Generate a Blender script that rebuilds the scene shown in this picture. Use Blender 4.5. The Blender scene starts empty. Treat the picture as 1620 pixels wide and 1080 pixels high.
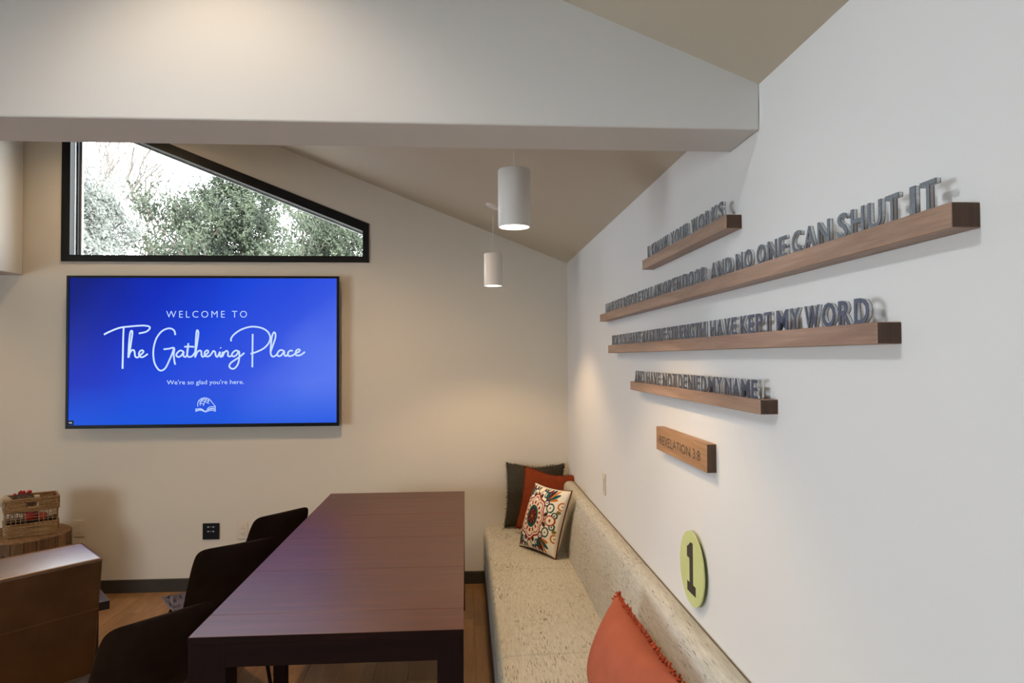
import bpy, bmesh, math, random
from mathutils import Vector, Matrix
S = bpy.context.scene
C = S.collection
PI = math.pi
def lin(c):
    return tuple((v/255/12.92 if v/255 <= .04045 else ((v/255+.055)/1.055)**2.4) for v in c[:3]) + (1,)

# ------------------------------------------------------------------ camera
cam_d = bpy.data.cameras.new('camera'); cam = bpy.data.objects.new('camera', cam_d); C.objects.link(cam); S.camera = cam
cam_d.sensor_width = 36; cam_d.lens = 1100/1620*36; cam_d.clip_start = .02; cam_d.clip_end = 200
yaw, pitch, roll = 0.066966, 0.0231039, -0.0050017
fwd = Vector((math.sin(yaw)*math.cos(pitch), math.cos(yaw)*math.cos(pitch), math.sin(pitch)))
rt = Vector((math.cos(yaw), -math.sin(yaw), 0)); up = rt.cross(fwd)
r2 = rt*math.cos(roll)+up*math.sin(roll); u2 = -rt*math.sin(roll)+up*math.cos(roll)
m3 = Matrix((r2, u2, -fwd)).transposed()
cam.matrix_world = Matrix.Translation((0, 0, 1.66)) @ m3.to_4x4()

# ------------------------------------------------------------------ view, world, lights
S.view_settings.view_transform = 'Standard'; S.view_settings.look = 'None'
S.view_settings.exposure = 0; S.view_settings.gamma = 1; S.view_settings.use_curve_mapping = False
w = bpy.data.worlds.new('overcast_sky'); S.world = w; w.use_nodes = True
bg = w.node_tree.nodes['Background']; bg.inputs[0].default_value = (.93, .98, 1, 1); bg.inputs[1].default_value = 9.5

def area(name, loc, target, size, size_y, power, col):
    d = bpy.data.lights.new(name, 'AREA'); d.shape = 'RECTANGLE'; d.size = size; d.size_y = size_y; d.energy = power; d.color = col
    o = bpy.data.objects.new(name, d); C.objects.link(o); o.location = loc
    o.rotation_euler = (Vector(target)-Vector(loc)).to_track_quat('-Z', 'Y').to_euler(); return o
def spot(name, loc, target, power, col, angle, blend=.5, radius=.04):
    d = bpy.data.lights.new(name, 'SPOT'); d.energy = power; d.color = col; d.spot_size = math.radians(angle); d.spot_blend = blend; d.shadow_soft_size = radius
    o = bpy.data.objects.new(name, d); C.objects.link(o); o.location = loc
    o.rotation_euler = (Vector(target)-Vector(loc)).to_track_quat('-Z', 'Y').to_euler(); return o
WARM = (1, .70, .40); SOFT = (1, .86, .70); COOL = (.66, .82, 1)
# daylight arriving through the tall windows of the left wall and the rear wall (behind the camera)
area('daylight_left', (-6.35, -.9, 1.35), (0, -.4, 1.0), 3.4, 1.8, 112, COOL)
# recessed ceiling downlights
spot('downlight_beam', (-.60, 1.36, 2.85), (-.60, 1.50, 0), 13.5, (1, .78, .56), 125, .6, .05)
spot('downlight_window_side', (-2.35, 4.55, 3.45), (-2.35, 4.6, 0), 34, WARM, 150, .8, .03)
spot('downlight_lounge', (-4.2, 4.2, 2.25), (-4.2, 4.25, 0), 26, WARM, 165, .5, .06)
spot('downlight_foreground', (-1.5, 1.0, 3.1), (.76, 1.15, .55), 78, (.88, .94, 1), 82, .9, .05)
spot('downlight_middle', (-1.0, 3.5, 3.0), (-1.0, 3.9, 0), 98, (1, .66, .36), 135, .8, .05)

# ------------------------------------------------------------------ material helpers
class NT:
    def __init__(s, name):
        s.m = bpy.data.materials.new(name); s.m.use_nodes = True; s.t = s.m.node_tree; s.b = s.t.nodes['Principled BSDF']; s.out = s.t.nodes['Material Output']
    def n(s, kind, **kw):
        x = s.t.nodes.new(kind)
        for k, v in kw.items(): setattr(x, k, v)
        return x
    def l(s, a, b): s.t.links.new(a, b)
    def coord(s, scale=(1, 1, 1), rot=(0, 0, 0), kind='Object'):
        tc = s.n('ShaderNodeTexCoord'); mp = s.n('ShaderNodeMapping'); mp.inputs['Scale'].default_value = scale; mp.inputs['Rotation'].default_value = rot
        s.l(tc.outputs[kind], mp.inputs[0]); return mp.outputs[0]
    def noise(s, vec, scale=1, detail=3, rough=.5, dist=0):
        x = s.n('ShaderNodeTexNoise'); x.inputs['Scale'].default_value = scale; x.inputs['Detail'].default_value = detail
        x.inputs['Roughness'].default_value = rough; x.inputs['Distortion'].default_value = dist; s.l(vec, x.inputs['Vector']); return x.outputs['Fac']
    def ramp(s, fac, stops, interp='LINEAR'):
        x = s.n('ShaderNodeValToRGB'); e = x.color_ramp; e.interpolation = interp
        while len(e.elements) < len(stops): e.elements.new(.5)
        for el, (p, c) in zip(e.elements, stops): el.position = p; el.color = c
        s.l(fac, x.inputs[0]); return x.outputs[0]
    def mix(s, fac, a, b, mode='MIX'):
        x = s.n('ShaderNodeMix', data_type='RGBA', blend_type=mode)
        for i, v in ((0, fac), (6, a), (7, b)):
            if hasattr(v, 'is_linked') or hasattr(v, 'links'): s.l(v, x.inputs[i])
            else: x.inputs[i].default_value = v
        return x.outputs[2]
    def bump(s, h, strength=.3, dist=.002):
        x = s.n('ShaderNodeBump'); x.inputs['Strength'].default_value = strength; x.inputs['Distance'].default_value = dist
        s.l(h, x.inputs['Height']); s.l(x.outputs[0], s.b.inputs['Normal'])
    def base(s, v):
        if hasattr(v, 'links'): s.l(v, s.b.inputs['Base Color'])
        else: s.b.inputs['Base Color'].default_value = v
    def set(s, **kw):
        for k, v in kw.items(): s.b.inputs[k.replace('_', ' ')].default_value = v
        return s
def plain(name, c, rough=.5, metal=0, spec=.5, nscale=40, amt=.06, bump=0, bscale=300):
    t = NT(name); col = lin(c); v = t.coord()
    f = t.noise(v, nscale, 3)
    t.base(t.ramp(f, [(.3, tuple(x*(1-amt) for x in col[:3])+(1,)), (.7, tuple(min(1, x*(1+amt)) for x in col[:3])+(1,))]))
    t.set(Roughness=rough, Metallic=metal); t.b.inputs['Specular IOR Level'].default_value = spec
    if bump: t.bump(t.noise(v, bscale, 4), bump, .001)
    return t.m
M = {}
M['paint_warm_lit'] = plain('wall_paint_warm_lit', (210, 203, 190), .75, spec=.25, nscale=1.5, amt=.006, bump=.04, bscale=350)  # the wall paint again, with the back wall's warm lamplight tinted in
M['paint'] = plain('wall_paint', (211, 210, 207), .75, spec=.25, nscale=1.5, amt=.006, bump=.04, bscale=350)
M['paint_dark'] = plain('ceiling_paint', (190, 181, 163), .85, spec=.2, nscale=1.5, amt=.012, bump=.05, bscale=300)
M['black_metal'] = plain('black_metal', (24, 25, 28), .35, .6)
M['black_frame'] = plain('black_window_frame', (9, 11, 13), .5, spec=.25)
M['alu'] = plain('grey_aluminium', (176, 182, 188), .35, .5)
M['rubber'] = plain('vinyl_base', (56, 50, 42), .6, spec=.3)
M['white_plastic'] = plain('ivory_plastic', (208, 198, 182), .4)
M['white_metal'] = plain('white_enamel', (222, 218, 212), .38, amt=0)
M['dark_hole'] = plain('dark_recess', (18, 17, 16), .6)
M['tv_black'] = plain('tv_black', (8, 8, 10), .45, spec=.2)
M['green'] = plain('lime_board', (190, 198, 134), .6, nscale=8, amt=.03)
M['ink'] = plain('dark_ink', (56, 50, 42), .6)
M['charcoal'] = plain('charcoal_cloth', (62, 58, 50), .95, spec=.1, nscale=60, amt=.15, bump=.5, bscale=700)
M['rust'] = plain('rust_cloth', (122, 54, 28), .95, spec=.1, nscale=30, amt=.08, bump=.4, bscale=800)
M['terracotta'] = plain('terracotta_cloth', (160, 88, 66), .95, spec=.1, nscale=14, amt=.07, bump=.4, bscale=900)
M['terracotta_dark'] = plain('terracotta_fringe', (160, 70, 44), .95, spec=.1, nscale=80, amt=.3)
M['cream_cloth'] = plain('cream_cloth', (216, 202, 176), .95, spec=.1, nscale=60, amt=.06, bump=.4, bscale=700)
M['maroon'] = plain('maroon_piping', (84, 36, 30), .9)
M['chair_back'] = plain('dark_brown_leather', (58, 46, 40), .36, nscale=20, amt=.15, bump=.15, bscale=500)
M['seat_grey'] = plain('taupe_leather', (92, 82, 76), .42, nscale=20, amt=.1, bump=.15, bscale=500)
M['berry'] = plain('red_berry', (168, 34, 34), .3)
M['twig'] = plain('grey_twig', (96, 84, 72), .8)
M['paper'] = plain('white_paper', (206, 192, 168), .7)
M['black_slab'] = plain('dark_stained_wood', (46, 38, 40), .35)
M['seam'] = plain('seam_thread', (130, 118, 98), .9)

def wood(name, c1, c2, c3, axis='x', scale=1., rough=.4, coat=0., fine=1.):
    t = NT(name)
    sc = {'x': (1.1, 14, 14), 'y': (14, 1.1, 14), 'z': (14, 14, 1.1)}[axis]
    v = t.coord(tuple(a*scale for a in sc)); f = t.noise(v, 1.3, 5, .62, .6)
    sf = {'x': (5, 170, 170), 'y': (170, 5, 170), 'z': (170, 170, 5)}[axis]
    g = t.noise(t.coord(tuple(a*fine for a in sf)), 1, 4, .6)
    col = t.ramp(f, [(.30, lin(c1)), (.5, lin(c2)), (.72, lin(c3))])
    col = t.mix(.35, col, t.ramp(g, [(.35, (.45, .45, .45, 1)), (.6, (1, 1, 1, 1))]), 'MULTIPLY')
    t.base(col); t.set(Roughness=rough); t.b.inputs['Coat Weight'].default_value = coat; t.b.inputs['Coat Roughness'].default_value = .25
    t.bump(g, .12, .0006); return t.m
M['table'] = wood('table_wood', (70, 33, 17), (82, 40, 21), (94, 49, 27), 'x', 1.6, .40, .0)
M['table_side_shaded'] = wood('table_wood_edge_shaded', (28, 13, 11), (34, 17, 14), (40, 20, 17), 'x', 1.6, .6)  # same wood as the top, with the shade on its sides darkened in
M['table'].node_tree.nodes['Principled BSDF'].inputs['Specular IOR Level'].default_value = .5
M['table_leg_shaded'] = wood('table_wood_leg_shaded', (28, 13, 11), (34, 17, 14), (40, 20, 17), 'z', 1.6, .6)  # legs likewise: table wood with their shade put into the colour
for k_ in ('table_side_shaded', 'table_leg_shaded'): M[k_].node_tree.nodes['Principled BSDF'].inputs['Specular IOR Level'].default_value = .12
M['walnut'] = wood('walnut', (132, 102, 80), (158, 126, 102), (176, 144, 120), 'y', 1.0, .42)
M['walnut_end'] = wood('walnut_end_grain', (66, 44, 30), (78, 54, 38), (88, 62, 44), 'z', 2, .55)
M['plaque'] = wood('oak_plaque', (146, 106, 70), (166, 124, 84), (180, 138, 96), 'y', 1.4, .5)
M['floor'] = wood('floor_plank', (128, 94, 60), (150, 112, 72), (168, 128, 86), 'y', .8, .45)
M['floor2'] = wood('floor_plank_light', (138, 102, 66), (160, 120, 80), (176, 136, 92), 'y', .9, .45)
M['floor3'] = wood('floor_plank_dark', (116, 84, 54), (138, 102, 66), (154, 116, 78), 'y', .7, .45)
M['stump'] = wood('weathered_block_wood', (92, 68, 42), (124, 94, 60), (148, 114, 76), 'z', 2.2, .7)
M['stump2'] = wood('pale_block_wood', (116, 92, 60), (144, 116, 78), (164, 134, 92), 'z', 2.6, .7)
M['stump3'] = wood('brown_block_wood', (74, 50, 30), (100, 72, 44), (120, 90, 58), 'z', 2.4, .7)
M['wicker'] = wood('seagrass', (96, 70, 42), (150, 116, 76), (196, 162, 114), 'x', 6, .75)

t = NT('cognac_leather'); v = t.coord((1, 1, 1)); f = t.noise(v, 5, 5, .6)
t.base(t.ramp(f, [(.3, lin((84, 55, 28))), (.55, lin((102, 68, 36))), (.75, lin((118, 80, 46)))])); t.set(Roughness=.36)
t.b.inputs['Coat Weight'].default_value = .7; t.b.inputs['Coat Roughness'].default_value = .27
vo = t.n('ShaderNodeTexVoronoi'); vo.inputs['Scale'].default_value = 260; t.l(v, vo.inputs['Vector']); t.bump(vo.outputs['Distance'], .12, .0006); M['cognac'] = t.m
M['leather_piping'] = plain('tan_piping', (118, 78, 44), .5)

t = NT('slub_bench_fabric')      # oatmeal weave with dark slub dashes running along the bench
v1 = t.coord((300, 19, 280)); d1 = t.noise(v1, 1, 2, .5)
v3 = t.coord((5, 3, 5)); pt = t.noise(v3, 1, 2)
thr = t.n('ShaderNodeMath', operation='MULTIPLY_ADD'); t.l(pt, thr.inputs[0]); thr.inputs[1].default_value = .28; t.l(d1, thr.inputs[2])
dark = t.ramp(thr.outputs[0], [(.775, (0, 0, 0, 1)), (.83, (.9, .9, .9, 1))])
v2 = t.coord((120, 14, 120)); d2 = t.noise(v2, 1, 3, .6)
basec = t.ramp(d2, [(.3, lin((174, 171, 159))), (.55, lin((188, 185, 173))), (.75, lin((199, 197, 186)))])
col = t.mix(dark, basec, lin((78, 66, 46))); t.base(col); t.set(Roughness=.95); t.b.inputs['Specular IOR Level'].default_value = .15
wv = t.noise(t.coord((900, 500, 900)), 1, 2); t.bump(wv, .3, .0008); M['bench'] = t.m

t = NT('brushed_steel_face'); v = t.coord((60, 6, 60)); f = t.noise(v, 1, 4)
t.base(t.ramp(f, [(.3, lin((92, 98, 104))), (.7, lin((128, 134, 140)))])); t.set(Roughness=.38, Metallic=.85); M['steel'] = t.m
t = NT('polished_letter_edge'); v = t.coord((60, 60, 8)); f = t.noise(v, 1, 3)
t.base(t.ramp(f, [(.35, lin((186, 190, 192))), (.65, lin((226, 229, 230)))])); t.set(Roughness=.3, Metallic=.15); M['steel_edge'] = t.m

def emis(name, col, strength):
    t = NT(name); t.b.inputs['Base Color'].default_value = (0.02, .02, .02, 1); t.b.inputs['Emission Color'].default_value = col; t.b.inputs['Emission Strength'].default_value = strength; return t.m
M['lamp'] = emis('lamp_diffuser', (1, .93, .84, 1), 6)
M['text_white'] = emis('screen_lettering', lin((196, 220, 255)), 1.0)
M['text_white'].node_tree.nodes['Principled BSDF'].inputs['Roughness'].default_value = .2
t = NT('screen_picture')          # the picture on the screen: blue with a violet-blue lighter side
v = t.coord((1, 1, 1)); sx = t.n('ShaderNodeSeparateXYZ'); t.l(v, sx.inputs[0])
a = t.n('ShaderNodeMath', operation='MULTIPLY_ADD'); t.l(sx.outputs[2], a.inputs[0]); a.inputs[1].default_value = -.42; a.inputs[2].default_value = .47
b = t.n('ShaderNodeMath', operation='MULTIPLY_ADD'); t.l(sx.outputs[0], b.inputs[0]); b.inputs[1].default_value = .44; t.l(a.outputs[0], b.inputs[2])
nz = t.noise(v, 2.2, 1); c2 = t.n('ShaderNodeMath', operation='MULTIPLY_ADD'); t.l(nz, c2.inputs[0]); c2.inputs[1].default_value = .2; t.l(b.outputs[0], c2.inputs[2])
col = t.ramp(c2.outputs[0], [(0.02, lin((0, 24, 124))), (.25, lin((0, 40, 185))), (.5, lin((18, 66, 215))), (.78, lin((50, 84, 224))), (1, lin((86, 118, 238)))])
low = t.ramp(sx.outputs[2], [(0, (1, 1, 1, 1)), (.5, (0, 0, 0, 1))])
zz = t.n('ShaderNodeMapRange'); t.l(sx.outputs[2], zz.inputs[0]); zz.inputs[1].default_value = -.52; zz.inputs[2].default_value = -.22; zz.inputs[3].default_value = .8; zz.inputs[4].default_value = 0
col = t.mix(zz.outputs[0], col, lin((0, 84, 220)))
t.b.inputs['Base Color'].default_value = (.01, .01, .01, 1); t.l(col, t.b.inputs['Emission Color']); t.b.inputs['Emission Strength'].default_value = 1.0; t.set(Roughness=.25); t.b.inputs['Specular IOR Level'].default_value = .04
M['screen'] = t.m
t = NT('window_glass')
tr = t.n('ShaderNodeBsdfTransparent'); gl = t.n('ShaderNodeBsdfGlossy'); gl.inputs['Roughness'].default_value = .01
lw = t.n('ShaderNodeLayerWeight'); pw = t.n('ShaderNodeMath', operation='POWER'); t.l(lw.outputs['Facing'], pw.inputs[0]); pw.inputs[1].default_value = 5
ma = t.n('ShaderNodeMath', operation='MULTIPLY_ADD'); t.l(pw.outputs[0], ma.inputs[0]); ma.inputs[1].default_value = .8; ma.inputs[2].default_value = .03
mx = t.n('ShaderNodeMixShader'); t.l(ma.outputs[0], mx.inputs[0]); t.l(tr.outputs[0], mx.inputs[1]); t.l(gl.outputs[0], mx.inputs[2]); t.l(mx.outputs[0], t.out.inputs[0]); M['glass'] = t.m
t = NT('embroidered_cloth'); at = t.n('ShaderNodeVertexColor', layer_name='dye'); t.base(at.outputs[0]); t.set(Roughness=.95); t.b.inputs['Specular IOR Level'].default_value = .1
t.bump(t.noise(t.coord(), 700, 3), .4, .001); M['embroidery'] = t.m
def leafmat(name, c1, c2):
    t = NT(name); f = t.noise(t.coord(), 2.5, 3); t.base(t.ramp(f, [(.3, lin(c1)), (.7, lin(c2))])); t.set(Roughness=.8); return t.m
M['leaf_pale'] = leafmat('pale_hazy_leaf', (92, 97, 93), (136, 141, 134))  # frosty foliage, lightened further by distance haze put into the colour
M['leaf_green'] = leafmat('green_leaf', (36, 47, 38), (82, 92, 70))
M['leaf_mid'] = leafmat('mid_leaf', (78, 86, 76), (120, 127, 112))
M['bark'] = leafmat('bark', (84, 78, 72), (120, 112, 104))
M['ground'] = leafmat('bounce_ground', (150, 150, 142), (176, 175, 166))  # unseen ground, made pale to bounce daylight up to the ceiling

# ------------------------------------------------------------------ object helpers
def link(name, me, mat=None, parent=None, loc=None):
    o = bpy.data.objects.new(name, me); C.objects.link(o)
    if mat is not None:
        for m in (mat if isinstance(mat, (list, tuple)) else [mat]): me.materials.append(m)
    if parent is not None: o.parent = parent
    if loc is not None: o.location = loc
    return o
def from_bm(name, bm, mat, parent=None, loc=None, smooth=False):
    me = bpy.data.meshes.new(name); bmesh.ops.recalc_face_normals(bm, faces=bm.faces[:]); bm.to_mesh(me); bm.free()
    if smooth:
        me.shade_smooth()
    return link(name, me, mat, parent, loc)
def autosmooth(o, ang=35):
    me = o.data; me.shade_smooth()
    me.set_sharp_from_angle(angle=math.radians(ang)); return o
def box_bm(bm, x0, x1, y0, y1, z0, z1, bev=0, seg=2):
    vs = [bm.verts.new(p) for p in ((x0, y0, z0), (x1, y0, z0), (x1, y1, z0), (x0, y1, z0), (x0, y0, z1), (x1, y0, z1), (x1, y1, z1), (x0, y1, z1))]
    fs = [bm.faces.new([vs[i] for i in f]) for f in ((0, 3, 2, 1), (4, 5, 6, 7), (0, 1, 5, 4), (1, 2, 6, 5), (2, 3, 7, 6), (3, 0, 4, 7))]
    if bev:
        ed = list({e for f in fs for e in f.edges})
        bmesh.ops.bevel(bm, geom=ed, offset=bev, segments=seg, affect='EDGES', profile=.5)
def box(name, b, mat, parent=None, bev=0, seg=2, loc=None):
    bm = bmesh.new(); box_bm(bm, *b, bev=bev, seg=seg); o = from_bm(name, bm, mat, parent, loc)
    return o
def prism_bm(bm, pts, axis, a, b):      # pts: 2-D outline; axis: extrusion axis
    def P(u, v, w):
        return {'x': (w, u, v), 'y': (u, w, v), 'z': (u, v, w)}[axis]
    A = [bm.verts.new(P(u, v, a)) for u, v in pts]; B = [bm.verts.new(P(u, v, b)) for u, v in pts]
    n = len(pts); bm.faces.new(A); bm.faces.new(B[::-1])
    for i in range(n): bm.faces.new((A[i], B[i], B[(i+1) % n], A[(i+1) % n]))
def tube_bm(bm, pts, r, seg=8, closed=False, caps=True):
    pts = [Vector(p) for p in pts]; n = len(pts); rings = []
    rr = r if isinstance(r, (list, tuple)) else [r]*n
    prev = None
    for i, p in enumerate(pts):
        if closed: d = (pts[(i+1) % n]-pts[i-1])
        else: d = pts[min(i+1, n-1)]-pts[max(i-1, 0)]
        d.normalize()
        if prev is None:
            a = d.orthogonal().normalized()
        else:
            a = (prev-d*prev.dot(d)); a = a.normalized() if a.length > 1e-6 else d.orthogonal().normalized()
        prev = a; b = d.cross(a)
        rings.append([bm.verts.new(p+(a*math.cos(2*PI*k/seg)+b*math.sin(2*PI*k/seg))*rr[i]) for k in range(seg)])
    rng = range(n) if closed else range(n-1)
    for i in rng:
        R0, R1 = rings[i], rings[(i+1) % n]
        for k in range(seg): bm.faces.new((R0[k], R0[(k+1) % seg], R1[(k+1) % seg], R1[k]))
    if caps and not closed:
        bm.faces.new(rings[0][::-1]); bm.faces.new(rings[-1])
def tube(name, pts, r, mat, parent=None, seg=8, closed=False, loc=None):
    bm = bmesh.new(); tube_bm(bm, pts, r, seg, closed); o = from_bm(name, bm, mat, parent, loc); autosmooth(o, 50); return o
def lathe(name, prof, mat, parent=None, seg=40, loc=None, ang=35):
    bm = bmesh.new(); rings = []
    for r, z in prof: rings.append([bm.verts.new((r*math.cos(2*PI*k/seg), r*math.sin(2*PI*k/seg), z)) for k in range(seg)] if r > 1e-6 else [bm.verts.new((0, 0, z))])
    for A, B in zip(rings, rings[1:]):
        for k in range(seg):
            k2 = (k+1) % seg
            if len(A) == 1 and len(B) == 1: continue
            if len(A) == 1: bm.faces.new((A[0], B[k], B[k2]))
            elif len(B) == 1: bm.faces.new((A[k], A[k2], B[0]))
            else: bm.faces.new((A[k], A[k2], B[k2], B[k]))
    o = from_bm(name, bm, mat, parent, loc); autosmooth(o, ang); return o
def smooth_curve(pts, n=6, closed=False):
    P = [Vector(p) for p in pts]; out = []; N = len(P)
    for i in range(N if closed else N-1):
        p0 = P[i-1] if (i > 0 or closed) else P[0]; p1 = P[i]; p2 = P[(i+1) % N]; p3 = P[(i+2) % N] if (closed or i+2 < N) else P[-1]
        for k in range(n):
            t = k/n
            out.append(.5*((2*p1)+(-p0+p2)*t+(2*p0-5*p1+4*p2-p3)*t*t+(-p0+3*p1-3*p2+p3)*t**3))
    if not closed: out.append(P[-1])
    return out
def tag(o, label=None, cat=None, group=None, kind=None):
    for k, v in (('label', label), ('category', cat), ('group', group), ('kind', kind)):
        if v: o[k] = v
    return o
def empty(name, loc, rz=0):
    o = bpy.data.objects.new(name, None); C.objects.link(o); o.location = loc; o.rotation_euler = (0, 0, rz); o.empty_display_size = .1; return o
def copy_tree(o, parent=None):
    c = o.copy(); C.objects.link(c); c.parent = parent
    for ch in o.children: copy_tree(ch, c)
    return c
FONTC = {}
def glyph(ch, extrude, bold, res=3):
    """mesh of one character (builtin font), lower-left at 0,0; returns mesh, width, height"""
    key = (ch, extrude, bold)
    if key in FONTC: return FONTC[key]
    cu = bpy.data.curves.new('glyph', 'FONT'); cu.body = ch; cu.size = 1; cu.extrude = extrude; cu.offset = bold; cu.resolution_u = res
    o = bpy.data.objects.new('glyph', cu); C.objects.link(o); bpy.context.view_layer.update()
    me = bpy.data.meshes.new_from_object(o.evaluated_get(bpy.context.evaluated_depsgraph_get()))
    bpy.data.objects.remove(o); bpy.data.curves.remove(cu)
    xs = [v.co.x for v in me.vertices]; ys = [v.co.y for v in me.vertices]
    FONTC[key] = (me, min(xs), max(xs), min(ys), max(ys)); return FONTC[key]
def text_bm(s, height, extrude=0., bold=0., space=1., res=3):
    """whole line as one bmesh in XY, left aligned at 0, cap height = height"""
    cu = bpy.data.curves.new('line', 'FONT'); cu.body = s; cu.size = 1; cu.extrude = 0; cu.offset = bold; cu.space_character = space; cu.resolution_u = res
    o = bpy.data.objects.new('line', cu); C.objects.link(o); bpy.context.view_layer.update()
    me = bpy.data.meshes.new_from_object(o.evaluated_get(bpy.context.evaluated_depsgraph_get()))
    bpy.data.objects.remove(o); bpy.data.curves.remove(cu)
    bm = bmesh.new(); bm.from_mesh(me); bpy.data.meshes.remove(me); return bm

D = 5.165; XR = .762
def ceil_z(x): return 2.365+.4*(XR-x) if x > -3.25 else 3.9698+.4*(x+3.25)

# ================================================================== SETTING
# --- floor: sub floor plus individual planks
fl = tag(box('floor', (-6.2, XR+.2, -3.9, D+.2, -.12, -.006), M['floor3']), kind='structure')
random.seed(4)
pl_w, pl_l = .178, 1.22
pm = []
for k, (mat, ln) in enumerate(((M['floor'], pl_l), (M['floor2'], pl_l), (M['floor3'], pl_l))):
    bm = bmesh.new(); box_bm(bm, .0008, pl_w-.0008, .0008, pl_l-.0008, -.006, 0, bev=.0007, seg=1)
    me = bpy.data.meshes.new('plank'); bm.to_mesh(me); bm.free(); me.materials.append(mat); pm.append(me)
count = 0
for i in range(25):
    x = XR-(i+1)*pl_w
    y = -.2-random.random()*pl_l
    while y < D:
        y1 = min(y+pl_l, D)
        if y1 > .6:
            o = bpy.data.objects.new('plank', pm[random.randrange(3)]); C.objects.link(o); o.parent = fl; o.location = (x, y, 0)
            o.scale = (1, (y1-y)/pl_l, 1); count += 1
        y += pl_l
# the rest of the floor, out of the picture, as two sheets of the same planks
box('plank_field', (-6.0, XR-25*pl_w, -3.7, D, -.006, 0), M['floor'], fl)
box('plank_field', (XR-25*pl_w, XR, -3.7, -1.45, -.006, 0), M['floor2'], fl)

# --- back wall with the raked window opening
wx0, wx1, wz0, wz1 = -2.876, -.71, 2.368, 2.646
wzl = wz1+.4*(wx1-wx0)
bm = bmesh.new()
prism_bm(bm, [(-6.2, -.1), (XR, -.1), (XR, wz0), (-6.2, wz0)], 'y', D, D+.2)
prism_bm(bm, [(-6.2, wz0), (wx0, wz0), (wx0, 4.3), (-6.2, 4.3)], 'y', D, D+.2)
prism_bm(bm, [(wx1, wz0), (XR, wz0), (XR, 4.3), (wx1, 4.3)], 'y', D, D+.2)
prism_bm(bm, [(wx0, wzl), (wx1, wz1), (wx1, 4.3), (wx0, 4.3)], 'y', D, D+.2)
tag(from_bm('wall_back', bm, M['paint_warm_lit']), kind='structure')
tag(box('wall_right', (XR, XR+.2, -3.9, D+.2, -.1, 2.6), M['paint']), kind='structure')
# left wall and rear wall with tall window openings (both out of the picture)
bm = bmesh.new()
for q in ((-6.2, -6., -3.9, -2.6, -.1, 3), (-6.2, -6., .9, D+.2, -.1, 3), (-6.2, -6., -2.6, .9, -.1, .4), (-6.2, -6., -2.6, .9, 2.3, 3)): box_bm(bm, *q)
tag(from_bm('wall_left', bm, M['paint']), kind='structure')
bm = bmesh.new()
box_bm(bm, -6.2, XR, -3.9, -3.7, -.1, 4.3)
tag(from_bm('wall_rear', bm, M['paint']), kind='structure')
# ceiling: two slopes meeting in a ridge
bm = bmesh.new()
prism_bm(bm, [(XR+.2, ceil_z(XR+.0)-.08), (-3.25, 3.97), (-3.25, 4.25), (XR+.2, ceil_z(XR)+.22)], 'y', -3.9, D+.2)
prism_bm(bm, [(-3.25, 3.97), (-6.2, ceil_z(-6.2)), (-6.2, ceil_z(-6.2)+.28), (-3.25, 4.25)], 'y', -3.9, D+.2)
tag(from_bm('ceiling', bm, M['paint_dark']), kind='structure')
# dropped header across the room, its top following the ceiling
bm = bmesh.new()
prism_bm(bm, [(XR, 2.2465), (XR, ceil_z(XR)+.02), (-3.17, ceil_z(-3.17)+.02), (-3.17, 2.2465)], 'y', 1.74, 1.94)
o = from_bm('trim_1', bm, M['paint']); tag(o, kind='structure')
bv = o.modifiers.new('b', 'BEVEL'); bv.width = .004; bv.segments = 2; bv.limit_method = 'ANGLE'
# second header running to the back wall on the left
bm = bmesh.new(); prism_bm(bm, [(-3.40, 2.262), (-3.146, 2.262), (-3.146, 4.0), (-3.40, 4.0)], 'y', -3.7, D)
o = from_bm('trim_2', bm, M['paint']); tag(o, kind='structure')
bv = o.modifiers.new('b', 'BEVEL'); bv.width = .01; bv.segments = 3; bv.limit_method = 'ANGLE'
# baseboards
def base_prof(name, a, b, axis):
    bm = bmesh.new()
    pr = [(0, 0), (.008, 0), (.008, .086), (.004, .092), (0, .092)]
    if axis == 'x': prism_bm(bm, [(D-u, v) for u, v in pr], 'x', a, b)
    else: prism_bm(bm, [(XR-u, v) for u, v in pr], 'y', a, b)
    return tag(from_bm(name, bm, M['rubber']), kind='structure')
base_prof('baseboard_back', -6.0, XR-.01, 'x'); base_prof('baseboard_right', -3.7, D-.01, 'y')

# --- raked window
win = tag(empty('window_1', (0, D, 0)), kind='structure')
def ring(name, outer, inner, y0, y1, mat, parent):
    bm = bmesh.new(); n = len(outer)
    V = [[bm.verts.new((p[0], y, p[1])) for p in L] for L in (outer, inner) for y in (y0, y1)]
    o0, o1, i0, i1 = V
    for k in range(n):
        j = (k+1) % n
        bm.faces.new((o0[k], o0[j], i0[j], i0[k])); bm.faces.new((o1[k], i1[k], i1[j], o1[j]))
        bm.faces.new((o0[k], o1[k], o1[j], o0[j])); bm.faces.new((i0[k], i0[j], i1[j], i1[k]))
    return from_bm(name, bm, mat, parent)
def inset(pl, pr, pb, pt):
    return [(wx0+pl, wz0+pb), (wx1-pr, wz0+pb), (wx1-pr, wz1-pt+.4*pr), (wx0+pl, wzl-pt-.4*pl)]
ring('outer_frame', inset(-.004, -.004, -.004, -.004), inset(.055, .04, .042, .066), -.012, .05, M['black_frame'], win)
ring('inner_frame', inset(.0, .0, .0, .0), inset(.056, .041, .043, .069), .05, .14, M['alu'], win)
ring('sash', inset(.05, .036, .038, .060), inset(.078, .05, .05, .082), .10, .125, M['alu'], win)
ring('gasket', inset(.058, .042, .044, .068), inset(.066, .046, .047, .074), .07, .104, M['black_frame'], win)
bm = bmesh.new(); prism_bm(bm, inset(.07, .045, .046, .075), 'y', .110, .116); from_bm('pane', bm, M['glass'], win)
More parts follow.
